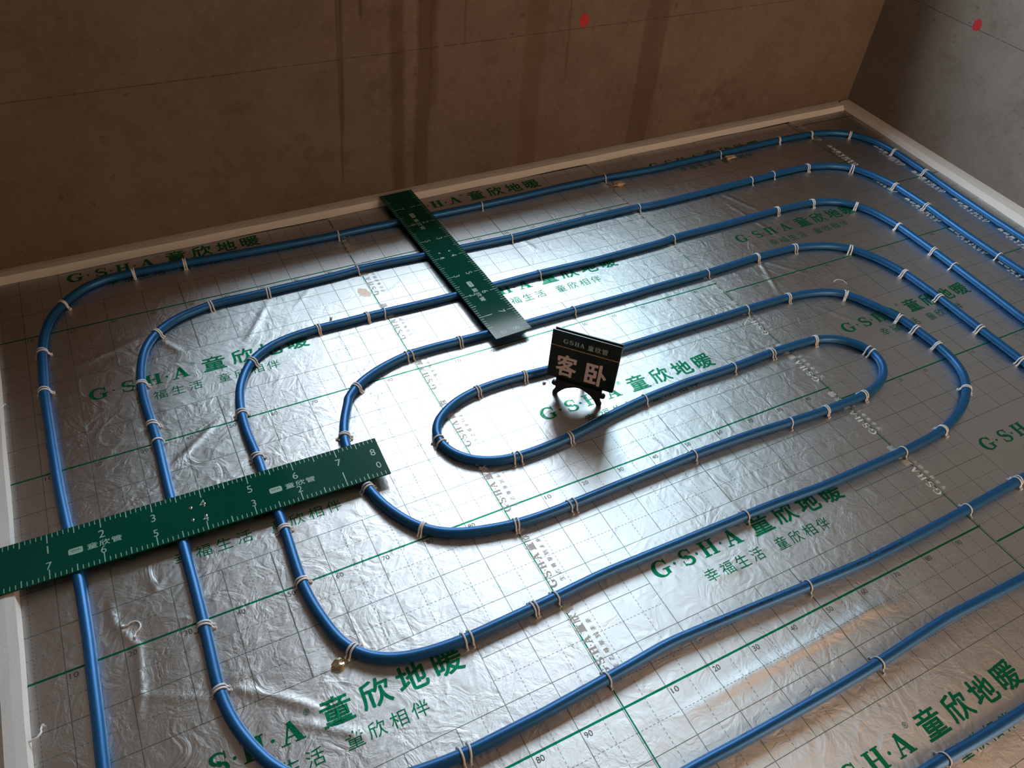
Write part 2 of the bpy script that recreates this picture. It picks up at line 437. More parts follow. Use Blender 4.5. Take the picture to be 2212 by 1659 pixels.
# ------------------------------------------------------------------ pipe and staple positions (cm on the floor)
RUNS = {
    'P1':[(14.7,-20.9),(15.0,-12.2),(15.1,-4.6),(15.3,3.3),(15.3,11.0),(15.2,18.5),(14.4,32.7),(13.9,43.1),(13.7,54.3),
     (13.6,65.8),(13.5,74.7),(13.6,76.7),(14.2,91.0),(15.4,99.0),(17.6,105.6),(20.6,109.7),(24.9,114.3),(29.2,116.8),
     (34.2,117.9),(39.6,117.9),(54.1,117.5),(67.7,116.6),(81.6,116.0),(99.8,115.5),(109.0,115.9),(122.0,115.5),(135.0,115.3),
     (150.1,115.3),(164.1,115.5),(179.9,116.2),(200.8,116.3),(222.8,115.3),(234.8,115.9),(252.7,116.3),(284.5,117.4),
     (301.5,116.9),(311.1,115.0),(318.1,110.9),(323.1,102.9),(324.4,92.9),(323.2,76.1),(321.3,60.5),(320.1,44.0),(319.5,28.3)],
    
    'P2':[(39.8,-33.0),(37.8,-28.6),(36.1,-24.4),(35.2,-20.3),(34.7,-16.4),(34.8,-10.9),(35.0,-4.9),(35.1,2.6),(35.1,10.9),
     (35.0,17.5),(34.9,31.9),(35.0,40.4),(35.2,49.5),(34.9,56.5),(34.6,61.6),(34.6,65.9),(34.8,70.6),(35.9,77.4),(37.8,83.7),
     (41.7,89.1),(47.8,92.9),(57.1,95.3),(73.0,95.1),(94.9,95.4),(100.4,96.1),(110.7,95.9),(121.1,95.2),(134.0,94.7),
     (151.0,94.1),(173.8,94.8),(200.8,95.0),(204.3,94.2),(226.8,94.6),(251.6,95.5),(262.7,95.9),(279.0,96.0),(288.9,93.8),
     (297.0,89.2),(300.8,81.2),(303.0,73.0),(303.0,57.4),(301.5,40.0),(301.0,24.6),(300.9,14.3)],
    'P3':[(150.0,-25.1),(131.8,-24.8),(111.6,-24.4),(99.6,-25.0),(94.4,-25.2),(85.6,-25.4),(79.4,-25.6),(72.5,-25.1),
     (68.3,-24.4),(64.7,-23.3),(61.4,-21.4),(58.9,-18.9),(57.4,-16.1),(56.3,-12.9),(56.1,-11.3),(54.8,-5.5),(54.4,0.1),
     (54.6,6.8),(54.9,13.5),(54.7,17.6),(54.6,31.8),(54.8,35.7),(54.3,43.2),(54.6,50.8),(55.6,56.7),(56.0,58.6),(58.1,63.4),
     (61.5,68.6),(66.1,71.6),(72.0,73.5),(80.6,74.3),(87.8,74.0),(95.2,74.1),(100.4,74.0),(109.7,73.6),(120.3,73.5),
     (133.4,73.5),(149.9,73.8),(169.7,73.3),(197.8,73.9),(200.6,74.8),(222.9,74.9),(247.3,75.5),(262.6,75.0),(269.4,73.4),
     (273.3,71.4),(277.3,67.7),(280.5,60.8),(281.9,50.9),(281.4,34.6),(280.9,25.7),(279.9,11.9),(278.6,-2.4)],
    'P5':[(150.0,-25.1),(158.1,-25.3),(172.0,-26.1),(187.4,-26.1),(200.4,-26.1),(208.1,-25.8),(215.8,-25.1),(223.6,-23.0),
     (230.1,-20.2),(235.1,-16.8),(238.7,-13.0),(239.9,-11.2),(241.7,-6.2),(242.3,-0.1),(242.0,8.0),(241.6,13.6),(238.1,22.1),
     (234.5,29.0),(229.9,32.0),(223.7,33.8),(215.6,34.8),(199.7,35.0),(183.7,35.0),(163.8,34.9),(131.6,35.1),(124.7,35.7),
     (117.7,36.0),(110.6,35.6),(105.0,34.4),(100.7,32.4),(96.1,28.9),(94.6,24.6),(95.1,20.6),(97.2,17.1),(100.0,14.5),
     (104.3,12.4),(109.5,11.4),(116.2,11.4),(124.4,11.9),(132.8,13.3),(140.6,14.6),(150.4,15.7),(163.0,16.3),(180.1,16.1),
     (194.1,16.7),(209.8,16.2),(215.5,14.1),(219.1,11.0),(221.7,5.8),(221.1,1.3),(217.4,-3.3),(214.3,-5.0),(210.3,-6.2),
     (206.2,-7.1),(191.5,-7.1),(179.8,-6.5),(165.1,-5.6),(150.0,-5.3),(141.5,-5.5),(127.5,-5.7),(115.2,-6.0),(106.8,-6.0),
     (100.3,-5.6),(92.4,-3.9),(87.6,-2.4),(83.8,-0.3),(81.2,2.1),(78.9,5.4),(76.8,9.5),(75.2,13.9),(74.5,17.6),(74.0,23.2),
     (74.0,29.9),(74.8,34.6),(76.5,39.1),(80.3,46.1)],
    'P4':[(78.6,44.2),(82.6,48.7),(87.7,51.5),(92.6,53.3),(99.4,55.0),(106.6,55.1),(114.7,54.8),(132.2,54.3),(150.6,54.3),
     (171.6,54.1),(177.1,54.4),(200.4,54.4),(221.1,55.4),(236.6,55.0),(245.2,52.9),(250.6,50.4),(255.0,47.0),(259.6,38.4),
     (261.6,29.6),(261.8,16.2),(261.1,0.0),(260.8,-11.0),(260.6,-15.9)],
    'L4':[(219.3,-45.0),(200.4,-45.7),(181.6,-46.1),(166.8,-46.2),(157.9,-45.8),(150.1,-45.3),(137.3,-44.5),(114.7,-43.3),
     (106.5,-43.9),(100.1,-44.2),(85.4,-44.9),(75.9,-45.0),(70.4,-45.1),(64.2,-44.6)],
    'L3':[(196.1,-64.4),(185.5,-64.1),(171.3,-63.7),(151.1,-64.7),(139.4,-64.9),(123.8,-64.9),(113.0,-64.8),(107.2,-64.6)],
    
    'L5':[(169.8,-84.1),(160.4,-84.0),(154.2,-83.8),(146.4,-83.4)],
}
# white staples over the pipe: (1 single, 2 close pair, 3 spread pair), x, y in cm
TIES = [
    (2, 39.6, 117.4), (2, 53.9, 117.4), (2, 21.2, 109.5), (2, 14.4, 91.6), (2, 14.1, 76.5), (2, 41.7, 88.8), (2, 57.1, 95.1),
    (2, 73.0, 95.0), (2, 35.0, 70.2), (2, 61.6, 68.6), (2, 54.9, 51.2), (2, 80.7, 74.1), (1, 100.1, 115.7), (1, 150.1, 115.3),
    (1, 200.5, 116.0), (1, 100.2, 95.4), (1, 150.8, 93.8), (1, 200.6, 94.8), (1, 100.1, 73.8), (1, 149.8, 73.6),
    (1, 150.2, 53.7), (1, 149.9, 14.6), (2, 95.2, 73.9), (2, 114.3, 54.3), (2, 82.7, 48.4), (2, 110.5, 35.4),
    (2, 124.6, 35.6), (3, 99.3, 54.8), (1, 252.5, 116.1), (1, 251.4, 95.4), (1, 262.6, 96.0), (1, 300.0, 24.3),
    (1, 200.4, 74.7), (1, 281.0, 25.9), (1, 199.9, 54.2), (1, 199.4, 34.8), (1, 179.8, 15.7), (2, 284.3, 117.4),
    (2, 301.4, 116.9), (2, 317.6, 110.8), (2, 323.6, 92.4), (2, 322.8, 75.8), (2, 279.1, 96.1), (2, 297.1, 89.0),
    (2, 302.3, 72.5), (2, 302.4, 57.0), (2, 247.1, 75.3), (2, 262.5, 75.0), (2, 277.6, 68.1), (2, 281.5, 50.7),
    (2, 281.8, 35.1), (2, 220.9, 55.3), (2, 236.4, 54.9), (2, 255.0, 47.5), (2, 261.2, 29.4), (2, 261.1, 16.1),
    (2, 260.3, -0.4), (2, 259.8, -14.8), (2, 215.6, 34.9), (2, 234.2, 28.8), (2, 241.3, 13.8), (2, 241.9, 8.0),
    (2, 241.6, -0.5), (2, 193.7, 16.3), (2, 209.5, 16.0), (3, 221.5, 5.6), (2, 34.9, 55.5), (2, 54.8, 35.5), (2, 54.8, 13.8),
    (2, 54.4, -0.1), (2, 35.0, -1.6), (1, 35.0, 49.6), (2, 74.8, 34.4), (2, 74.3, 16.7), (2, 81.2, 1.9), (2, 100.2, -5.8),
    (2, 124.4, 11.7), (2, 94.6, -25.4), (3, 115.0, -6.1), (3, 94.6, 23.8), (3, 109.6, 11.2), (3, 79.3, -25.6),
    (1, 99.6, -25.0), (1, 149.8, -5.8), (1, 179.9, -6.5), (1, 199.7, -26.0), (1, 149.8, -25.2), (1, 200.1, -45.8),
    (1, 149.9, -45.4), (2, 191.2, -7.3), (2, 205.8, -7.3), (2, 234.8, -17.0), (2, 215.5, -25.2), (2, 219.4, -45.1),
    (2, 34.8, -16.2), (2, 58.9, -19.0), (3, 70.1, -45.2), (1, 99.9, -44.4), (1, 150.7, -64.8), (1, 147.7, -83.5),
    
]

def gauss_path(pts, step=1.0, sig=2.6):
    P = np.array(pts, float)
    d = np.r_[0, np.cumsum(np.hypot(*np.diff(P, axis=0).T))]
    n = int(d[-1]/step)+1
    s = np.linspace(0, d[-1], n)
    Q = np.stack([np.interp(s, d, P[:, 0]), np.interp(s, d, P[:, 1])], 1)
    k = np.arange(-int(3*sig/step), int(3*sig/step)+1)*step
    w = np.exp(-k**2/(2*sig**2)); w /= w.sum(); h = len(k)//2
    E0 = Q[0] + (Q[0]-Q[1])*np.arange(h, 0, -1)[:, None]; E1 = Q[-1] + (Q[-1]-Q[-2])*np.arange(1, h+1)[:, None]
    A = np.r_[E0, Q, E1]
    return np.stack([np.convolve(A[:, i], w, 'valid') for i in (0, 1)], 1)

R_ = RUNS
CHAIN = ([(319.0, -230), (319.0, -120), (319.0, -40)] + R_['P1'][::-1] +
         [(14.6, -40), (15.5, -50), (19, -58), (26, -63), (36, -65), (60, -65)] + R_['L3'][::-1] +
         [(250, -64.5), (262, -62), (272, -55), (277, -45), (278.6, -25)] + R_['P3'][::-1] +
         R_['P5'][1:] + R_['P4'] + [(259.5, -26), (255.5, -35), (248, -41.5), (236, -44.8)] + R_['L4'] +
         [(56, -43.4), (49, -40.6), (43.6, -37.2)] + R_['P2'] +
         [(300.6, -30), (300.2, -60), (297, -73), (288, -81), (275, -84.3)] + R_['L5'] +
         [(100, -84), (40, -84), (26, -86), (17, -93), (14, -105), (14, -140), (14, -230)])
PATH = gauss_path(CHAIN)
PIPE_R, PIPE_Z = 1.12, 1.15

# ------------------------------------------------------------------ foil relief
def vnoise(x, y, seed):
    xi, yi = np.floor(x).astype(np.int64), np.floor(y).astype(np.int64)
    fx, fy = x-xi, y-yi
    fx = fx*fx*(3-2*fx); fy = fy*fy*(3-2*fy)
    def hsh(a, b):
        n = (a*374761393 + b*668265263 + seed*974634777) & 0x7fffffff
        n = ((n ^ (n >> 13))*1274126177) & 0x7fffffff
        return ((n ^ (n >> 16)) & 0xffff)/65535.0
    a = hsh(xi, yi)*(1-fx)+hsh(xi+1, yi)*fx; b = hsh(xi, yi+1)*(1-fx)+hsh(xi+1, yi+1)*fx
    return a*(1-fy)+b*fy

from mathutils.kdtree import KDTree
KD = KDTree(len(PATH))
for i_, (x_, y_) in enumerate(PATH): KD.insert((x_, y_, 0), i_)
KD.balance()

CREASES = [([(109, -55.7), (126, -55.3), (137, -55.4), (149, -55.4), (158, -54.9), (168, -56.2)], 1.3, 0.22),
    ([(19.6, 12.2), (19.7, 6.7), (23.1, -0.7), (22.4, -8.2), (21, -14.9)], 0.6, 0.13),
    ([(34.6, -14), (45.2, -21.9), (50.6, -26.8)], 0.8, 0.16), ([(33.7, 39.6), (40.1, 44.3), (50.3, 52.6)], 0.7, 0.12),
    ([(27.2, 16.8), (27.9, 10.6), (30.8, 13.4)], 0.5, 0.12), ([(62.7, 78), (72.2, 92.1)], 0.8, 0.15),
    ([(41.7, 86.6), (46.8, 78.6)], 0.6, 0.12), ([(221.7, 55.4), (215.7, 38.5)], 0.5, 0.14),
    ([(221.6, 54.8), (231.7, 42.7)], 0.5, 0.13), ([(19.6, 83.7), (38.6, 89.4)], 0.8, 0.10),
    ([(236.2, 92.7), (242, 78.9)], 0.6, 0.12), ([(153.6, 94.5), (156.1, 86.5)], 0.7, 0.13),
    ([(103, 82.2), (112.5, 88.1)], 0.7, 0.13), ([(119.2, -27.1), (124.5, -21.9)], 0.5, 0.10),
    ([(36.3, -13.9), (42.3, -13.7)], 0.5, 0.12), ([(78.7, -25.6), (89.7, -25.9)], 0.5, 0.10),
    ([(20.3, -9.1), (34.8, -17)], 0.6, 0.09), ([(45.5, -26.7), (56.5, -34.6)], 0.8, 0.12),
    ([(233.7, 86.9), (238.4, 60.3)], 0.5, 0.10), ([(222.1, 29.2), (229.2, 16.8)], 0.6, 0.12),
    ([(88.5, 97.6), (78.6, 87.5)], 0.7, 0.12), ([(133.6, -35), (140.2, -35.5)], 0.5, 0.10)]
def relief(x, y):
    x = np.asarray(x, float); y = np.asarray(y, float)
    h = 0.10*(vnoise(x/17, y/21, 3)-0.5) + 0.05*(vnoise(x/6, y/7, 5)-0.5)
    for pts, w, a in CREASES:
        d = np.full(x.shape, 1e9); taper = np.zeros(x.shape)
        tot = len(pts)-1
        for i in range(tot):
            (ax, ay), (bx, by) = pts[i], pts[i+1]
            vx, vy = bx-ax, by-ay
            t = np.clip(((x-ax)*vx+(y-ay)*vy)/(vx*vx+vy*vy), 0, 1)
            dd = np.hypot(x-ax-t*vx, y-ay-t*vy)
            tt = (i+t)/tot
            upd = dd < d
            d = np.where(upd, dd, d); taper = np.where(upd, np.minimum(1, 4*np.minimum(tt, 1-tt)+0.25), taper)
        h = h + 1.5*a*taper*np.exp(-(d/w)**2)
    for k, (kind, tx, ty) in enumerate(TIES):
        near = (np.abs(x-tx) < 14) & (np.abs(y-ty) < 14)
        if not near.any(): continue
        rx, ry = x[near]-tx, y[near]-ty
        r = np.hypot(rx, ry)+1e-6; th = np.arctan2(ry, rx)
        f = np.cos(th*(3+k % 3)+k*1.3)
        h[near] += 0.055*np.maximum(f, 0)**5*np.exp(-r/5.5)*np.minimum(1, r/2.0)
    d = np.array([KD.find((a, b_, 0))[2] for a, b_ in zip(x.ravel(), y.ravel())]).reshape(x.shape)
    f = np.clip((d-1.0)/1.8, 0, 1); f = f*f*(3-2*f)            # the pipe presses the film flat
    return np.maximum(h*f - 0.02*(1-f), -0.3)

# ------------------------------------------------------------------ lettering
_tc = {}
def tong(t):
    """the character 童 from its strokes (the built-in face fills it badly)"""
    bars = [(.46-t*.1, .54+t*.1, .88, 1.0), (.07, .93, .865-t/2, .865+t/2), (0, 1, .655-t/2, .655+t/2), (.14, .14+t*1.15, .27, .54), (.86-t*1.15, .86, .27, .54),
            (.14, .86, .525-t/2, .525+t/2), (.14, .86, .405-t*.45, .405+t*.45), (.14, .86, .285-t/2, .285+t/2), (.5-t*.6, .5+t*.6, 0, .54),
            (.09, .91, .16-t*.45, .16+t*.45), (0, 1, 0, t)]
    V, F = [], []
    for x0, x1, y0, y1 in bars:
        n = len(V); V += [(x0, y0), (x1, y0), (x1, y1), (x0, y1)]; F.append((n, n+1, n+2, n+3))
    for a, c in (((.29, .84), (.35, .68)), ((.71, .84), (.65, .68))):
        v, f = stroke([a, c], [t*1.1, t*1.1]); n = len(V); V += [tuple(q) for q in v]; F += [tuple(i+n for i in g) for g in f]
    return np.array(V), F

def glyph_mesh(body, bold=0.0):
    if body == '童': return tong(0.066+bold*1.5)
    if bold > 0:                      # a heavier face: the glyph laid over itself with small shifts
        V, F = glyph_mesh(body); n = len(V); VV = []; FF = []
        for k, (dx, dy) in enumerate(((-1, 0), (1, 0), (0, .8), (0, -.8), (.7, .6), (-.7, -.6), (.7, -.6), (-.7, .6))):
            VV.append(V + np.array((dx, dy))*bold); FF += [tuple(i+k*n for i in f) for f in F]
        return np.concatenate(VV), FF
    if (body, bold) in _tc: return _tc[(body, bold)]
    c = bpy.data.curves.new('t', 'FONT'); c.body = body; c.offset = bold; c.resolution_u = 4
    o = bpy.data.objects.new('t', c); COL.objects.link(o)
    bpy.context.view_layer.update()
    me = bpy.data.meshes.new_from_object(o.evaluated_get(bpy.context.evaluated_depsgraph_get()))
    V = np.array([(v.co.x, v.co.y) for v in me.vertices]).reshape(-1, 2); F = [tuple(p.vertices) for p in me.polygons]
    bpy.data.objects.remove(o); bpy.data.curves.remove(c); bpy.data.meshes.remove(me)
    _tc[(body, bold)] = (V, F)
    return V, F

def stroke(pts, widths):
    """flat ribbon along pts, one width per point"""
    P = np.array(pts, float); n = len(P); V = []
    for i in range(n):
        t = P[min(i+1, n-1)]-P[max(i-1, 0)]; t /= np.hypot(*t); q = np.array((-t[1], t[0]))
        V += [P[i]+q*widths[i]/2, P[i]-q*widths[i]/2]
    F = [(2*i, 2*i+1, 2*i+3, 2*i+2) for i in range(n-1)]
    return V, F

def slab(letter):
    """slab-serif capitals of height 1, drawn from strokes; returns parts [(verts, faces)]"""
    R = lambda x0, x1, y0, y1: ([(x0, y0), (x1, y0), (x1, y1), (x0, y1)], [(0, 1, 2, 3)])
    if letter == 'H':
        return [R(.13, .37, 0, 1), R(.69, .93, 0, 1), R(.37, .69, .46, .55), R(.02, .48, 0, .08), R(.58, 1.04, 0, .08), R(.02, .48, .92, 1), R(.58, 1.04, .92, 1)]
    if letter == 'A':
        return [stroke([(.20, .04), (.53, 1.0)], [.10, .10]), stroke([(.52, 1.0), (.87, .04)], [.25, .27]), R(.28, .74, .28, .36),
                R(.0, .40, 0, .08), R(.62, 1.10, 0, .08)]
    if letter == 'G':
        a = [math.radians(t) for t in range(48, 321, 8)]
        p = [(.54+.44*math.cos(t), .5+.475*math.sin(t)) for t in a]
        w = [.10+.17*max(0, -math.cos(t))**1.3 for t in a]
        return [stroke(p, w), R(.72, .95, .06, .44), R(.58, 1.08, .38, .46), ([(.78, .86), (.95, .62), (.95, 1.0)], [(0, 1, 2)]), R(.88, .95, .62, 1.0)]
    if letter == 'S':
        p = []; w = []
        for t in range(30, 271, 12):
            r = math.radians(t); p.append((.46+.29*math.cos(r), .735+.235*math.sin(r))); w.append(.09+.10*max(0, -math.cos(r)))
        p = p[:-1]; w = w[:-1]
        p += [(.38, .55), (.48, .50), (.56, .46)]; w += [.22, .25, .23]
        for t in range(80, -151, -12):
            r = math.radians(t); p.append((.46+.31*math.cos(r), .265+.235*math.sin(r))); w.append(.09+.11*max(0, math.cos(r)))
        return [stroke(p, w), R(.72, .79, .64, .98), R(.11, .18, .02, .36)]
    if letter == '.':
        n = 12
        return [([(.0+.085*math.cos(2*math.pi*k/n), .46+.085*math.sin(2*math.pi*k/n)) for k in range(n)], [tuple(range(n))])]
SLAB_W = {'G': 1.08, 'S': .84, 'H': 1.06, 'A': 1.10}

class Print:
    """collects flat lettering in cm; place() gives x, y, layer"""
    def __init__(s): s.v = []; s.f = []; s.lay = 0
    def raw(s, V, F, ox, oy, sx, sy, rot=0.0, sub=10**6):
        s.sub = sub
        n = len(s.v); c, q = math.cos(rot), math.sin(rot); s.lay += 1
        for a, b in V:
            a *= sx; b *= sy
            s.v.append((ox+a*c-b*q, oy+a*q+b*c, (s.lay % 8)*0.0016 + (len(s.v)-n)//s.sub*0.0002))
        s.f += [tuple(i+n for i in f) for f in F]
    def text(s, body, ox, oy, w, h, bold=0.0, rot=0.0):
        """fit the glyphs' own box to width w and height h at ox, oy"""
        V, F = glyph_mesh(body, bold)
        lo, hi = V.min(0), V.max(0)
        s.raw((V-lo)/(hi-lo), F, ox, oy, w, h, rot, sub=4 if body == '童' else len(V)//8 if bold > 0 else 10**6)
    def slab(s, letter, ox, oy, w, h, rot=0.0):
        for V, F in slab(letter):
            s.raw(V, F, ox, oy, w, h, rot)
    def build(s, name, mat, parent, lift, ground=None, off=(0, 0)):
        v = np.array(s.v)
        z = v[:, 2]+lift
        if ground is not None: z = z + ground(v[:, 0]+off[0], v[:, 1]+off[1])
        return mesh_obj(name, [(a, b, c) for (a, b), c in zip(v[:, :2], z)], s.f, mat, parent)

def slogan(p, q, q2, y):
    """the printed name and slogan; y is the baseline of the big letters"""
    for ch, x in (('G', 22.2), ('S', 29.3), ('H', 34.9), ('A', 41.4)):
        p.slab(ch, x, y, 3.95, 3.95)
    for x in (27.7, 33.7, 40.25):
        p.slab('.', x, y, 4.0, 4.0)
    p.text('®', 46.4, y+3.7, 1.15, 1.15)
    for ch, x in (('童', 49.0), ('欣', 56.4), ('地', 63.6), ('暖', 70.9)):
        p.text(ch, x, y-0.35, 5.8, 5.5, bold=0.022)
    for k, ch in enumerate('幸福生活'):
        q.text(ch, 31.9+k*4.2, y-5.5, 3.2, 3.1)
    for k, ch in enumerate('童欣相伴'):
        q2.text(ch, 51.6+k*4.15, y-5.5, 3.2, 3.1)

def tape(x0, slope, y0, y1, first, side=1, period=21.2):
    """small white lettering running up a sealed joint; the joint's x is x0 + slope * y"""
    r = math.pi/2 - math.atan(slope); y = first; out = []
    while y < y1:
        if y > y0:
            p = Print(); q = Print(); out += [p, q]
            X = lambda d: x0+slope*(y+d)
            for ch, d in (('G', 0), ('S', 2.45), ('H', 4.75), ('A', 7.1)):
                p.slab(ch, X(d), y+d, 1.75, 1.75, r)
            for d in (2.15, 4.4, 6.85): p.slab('.', X(d), y+d, 1.7, 1.7, r)
            for k, ch in enumerate('童欣管'):
                p.text(ch, X(9.7+k*2.5)+0.15, y+9.7+k*2.5, 2.1, 2.1, bold=0.02, rot=r)
            for k, ch in enumerate('生态尊享到未来'):
                q.text(ch, X(0.6+k*1.75)+side*1.9+0.2, y+0.6+k*1.75, 1.15, 1.15, rot=r)
        y += period
    return out

# ------------------------------------------------------------------ foil sheets
YMAX = 129.0
def sheet(name_label, x0, x1, yoff, slogans, tape_print, hi):
    root = empty('foil_sheet', (x0, yoff, 0))
    tag(root, name_label, 'foil sheet', 'printed foil sheets covering the floor')
    xs = np.linspace(x0, x1, int((x1-x0)/0.62)+2)
    ya = np.r_[np.linspace(-258, -92, 34)[:-1], np.arange(-92, YMAX+0.01+hi, 0.62)]
    X, Y = np.meshgrid(xs, ya)
    Z = relief(X.ravel(), Y.ravel())
    V = np.stack([X.ravel()-x0, Y.ravel()-yoff, Z], 1)*CM
    nx, ny = len(xs), len(ya)
    idx = np.arange(nx*ny).reshape(ny, nx)
    Q = np.stack([idx[:-1, :-1], idx[:-1, 1:], idx[1:, 1:], idx[1:, :-1]], -1).reshape(-1, 4)
    me = bpy.data.meshes.new('film')
    me.vertices.add(len(V)); me.vertices.foreach_set('co', V.ravel())
    me.loops.add(Q.size); me.loops.foreach_set('vertex_index', Q.ravel())
    me.polygons.add(len(Q)); me.polygons.foreach_set('loop_start', np.arange(0, Q.size, 4)); me.polygons.foreach_set('loop_total', np.full(len(Q), 4))
    me.polygons.foreach_set('use_smooth', np.ones(len(Q), bool))
    me.update(calc_edges=True); me.validate()
    me.materials.append(sheet_material('printed_foil', yoff))
    o = link(bpy.data.objects.new('film', me), root)
    # the board under the film
    MB().box(0.05, x1-x0-0.05, -258-yoff, YMAX-1+hi-yoff, -0.58, -0.36).build('board', MAT_FOAM, root)
    g = relief
    for y in slogans:
        p, q, q2 = Print(), Print(), Print(); slogan(p, q, q2, y)
        p.build('printed_lettering', MAT_INK, root, 0.030, g, (x0, yoff))['label'] = 'large green printed name'
        for q_ in (q, q2): q_.build('printed_slogan', MAT_INK, root, 0.030, g, (x0, yoff))['label'] = 'small green printed slogan'

    for m in range(-2, 3):
        for t in range(1, 10):
            if t*10 < x1-x0-2 and m*50+yoff < YMAX-2 and m*50+yoff > -100:
                p = Print(); p.text(str(t*10), t*10+0.5, m*50-1.75, 1.55, 1.1)
                p.build('printed_number', MAT_GREY_INK, root, 0.030, g, (x0, yoff))
    if tape_print:
        for (x, sl, a, b, first, side) in tape_print:
            for p in tape(x-x0+sl*yoff, sl, a-yoff, b-yoff, first-yoff, side):
                p.build('tape_lettering', MAT_TAPE_INK, root, 0.034, g, (x0, yoff))
    return root

sheet('foil sheet with green grid along the left wall, first from the left', 0.7, 100.0, 0.0, [-80.0, -30.0, 20.0, 70.0, 121.0], None, -1.6)
sheet('foil sheet with green grid in the middle under the little room sign', 100.05, 200.0, 0.0, [-80.0, -30.0, 20.0, 70.0, 121.0],
      [(102.1, 0.0, -90, 128, -43.5, 1)], -0.6)
sheet('foil sheet right of the joint with white lettering, third from left', 200.05, 301.2, -4.8, [-30.0, 20.0, 70.0, 121.5], 
      [(199.7, 0.0, -90, 128, -39.4, 1)], 0.6)
sheet('narrow foil sheet strip beside the foam edge of the right wall', 301.25, 335.0, 25.7, [],
      [(301.0, 0.028, -60, 122, -57.0, -1.2), (317.3, 0.060, -60, 100, -64.0, -1.2)], 2.2)

# ------------------------------------------------------------------ foam edge strips
def strip(label, sections):
    """sections: (outer xy, top-inner xy, bottom-inner xy) along the strip, 2 cm high"""
    root_v, F = [], []
    n = len(sections)
    for k, (o_, ti, bi) in enumerate(sections):
        j = 0.05*math.sin(k*2.3)
        root_v += [(*o_, 0.1), (*o_, 2.0), ((o_[0]+ti[0])/2, (o_[1]+ti[1])/2, 2.06+j), (*ti, 1.95), ((ti[0]*.85+bi[0]*.15), (ti[1]*.85+bi[1]*.15), 1.75), (*bi, 0.28), (*bi, 0.1)]
    m = 7
    for i in range(n-1):
        for k in range(m):
            F.append((i*m+k, i*m+(k+1) % m, (i+1)*m+(k+1) % m, (i+1)*m+k))
    F += [tuple(range(m)), tuple(range((n-1)*m+m-1, (n-1)*m-1, -1))]
    mb = MB().add(root_v, F)
    o = mb.build('edge_strip', MAT_FOAM)
    tag(o, label, 'foam strip', 'white foam strips round the floor edge')
    return o
xs = np.linspace(4.6, 334.0, 60)
def back_in(x): return 126.4 + 4.6*x/336 if x < 110 else 127.9 + 3.0*(x-110)/226
strip('long white foam strip along the foot of the stained back wall',
      [((x, wall_y(x)-0.05), (x, back_in(x)+1.0+0.12*math.sin(x*.21)), (x, back_in(x)-0.4+0.15*math.sin(x*.17+1))) for x in xs])
ys = np.linspace(-255, 135.6, 72)
strip('white foam strip along the foot of the greyish right wall',
      [((wall_x(y)-0.05, y), (wall_x(y)-4.6-0.012*(129-max(y, -20))*1.0+0.15*math.sin(y*.2), y), (wall_x(y)-5.9-0.02*(129-max(y, -20))+0.2*math.sin(y*.13), y)) for y in ys])
ys = np.linspace(-255, 130.8, 60)
strip('white foam strip along the left wall, one end of the flat ruler on it',
      [((RX0+0.05, y), (4.1+0.08*math.sin(y*.2), y), (4.45+0.08*math.sin(y*.17), y)) for y in ys])

# ------------------------------------------------------------------ the pipe
V, F = tube([(x, y, PIPE_Z) for x, y in PATH], PIPE_R, 20)
pipe = mesh_obj('heating_pipe', V, F, MAT_PIPE, smooth=True)
tag(pipe, 'long blue plastic heating pipe coiled in parallel loops over the foil', 'pipe')
# faint black marking printed on the pipe
p_cum = np.r_[0, np.cumsum(np.hypot(*np.diff(PATH, axis=0).T))]
def path_at(s):
    x = np.interp(s, p_cum, PATH[:, 0]); y = np.interp(s, p_cum, PATH[:, 1])
    x2 = np.interp(s+0.4, p_cum, PATH[:, 0]); y2 = np.interp(s+0.4, p_cum, PATH[:, 1])
    x1 = np.interp(s-0.4, p_cum, PATH[:, 0]); y1 = np.interp(s-0.4, p_cum, PATH[:, 1])
    t = Vector((x2-x1, y2-y1, 0)).normalized()
    return Vector((x, y, PIPE_Z)), t
def nearest_s(x, y):
    i = int(np.argmin((PATH[:, 0]-x)**2+(PATH[:, 1]-y)**2)); return p_cum[i]
def pipe_print(x, y, body, length, size, ang):
    s0 = nearest_s(x, y); V, F = glyph_mesh(body); lo, hi = V.min(0), V.max(0); out = []
    _, t0 = path_at(s0); sg = 1 if t0.x > 0 else -1
    for a, b in (V-lo)/(hi-lo):
        c, t = path_at(s0+sg*(a-0.5)*length)
        t = t*sg; nrm = Vector((-t.y, t.x, 0)); w = math.radians(ang)+b*size/PIPE_R
        q = c + (-nrm*math.cos(w)+Vector((0, 0, 1))*math.sin(w))*(PIPE_R+0.025)
        out.append(tuple(q))
    o = mesh_obj('printed_marking', out, F, MAT_PIPE_INK, pipe); o['label'] = 'small black marking printed on the pipe'
pipe_print(132.5, -45.0, 'PE-RT 20x2.0', 16, 0.42, 75)
pipe_print(170.0, -46.0, 'PE-RT 20x2.0', 14, 0.42, 75)

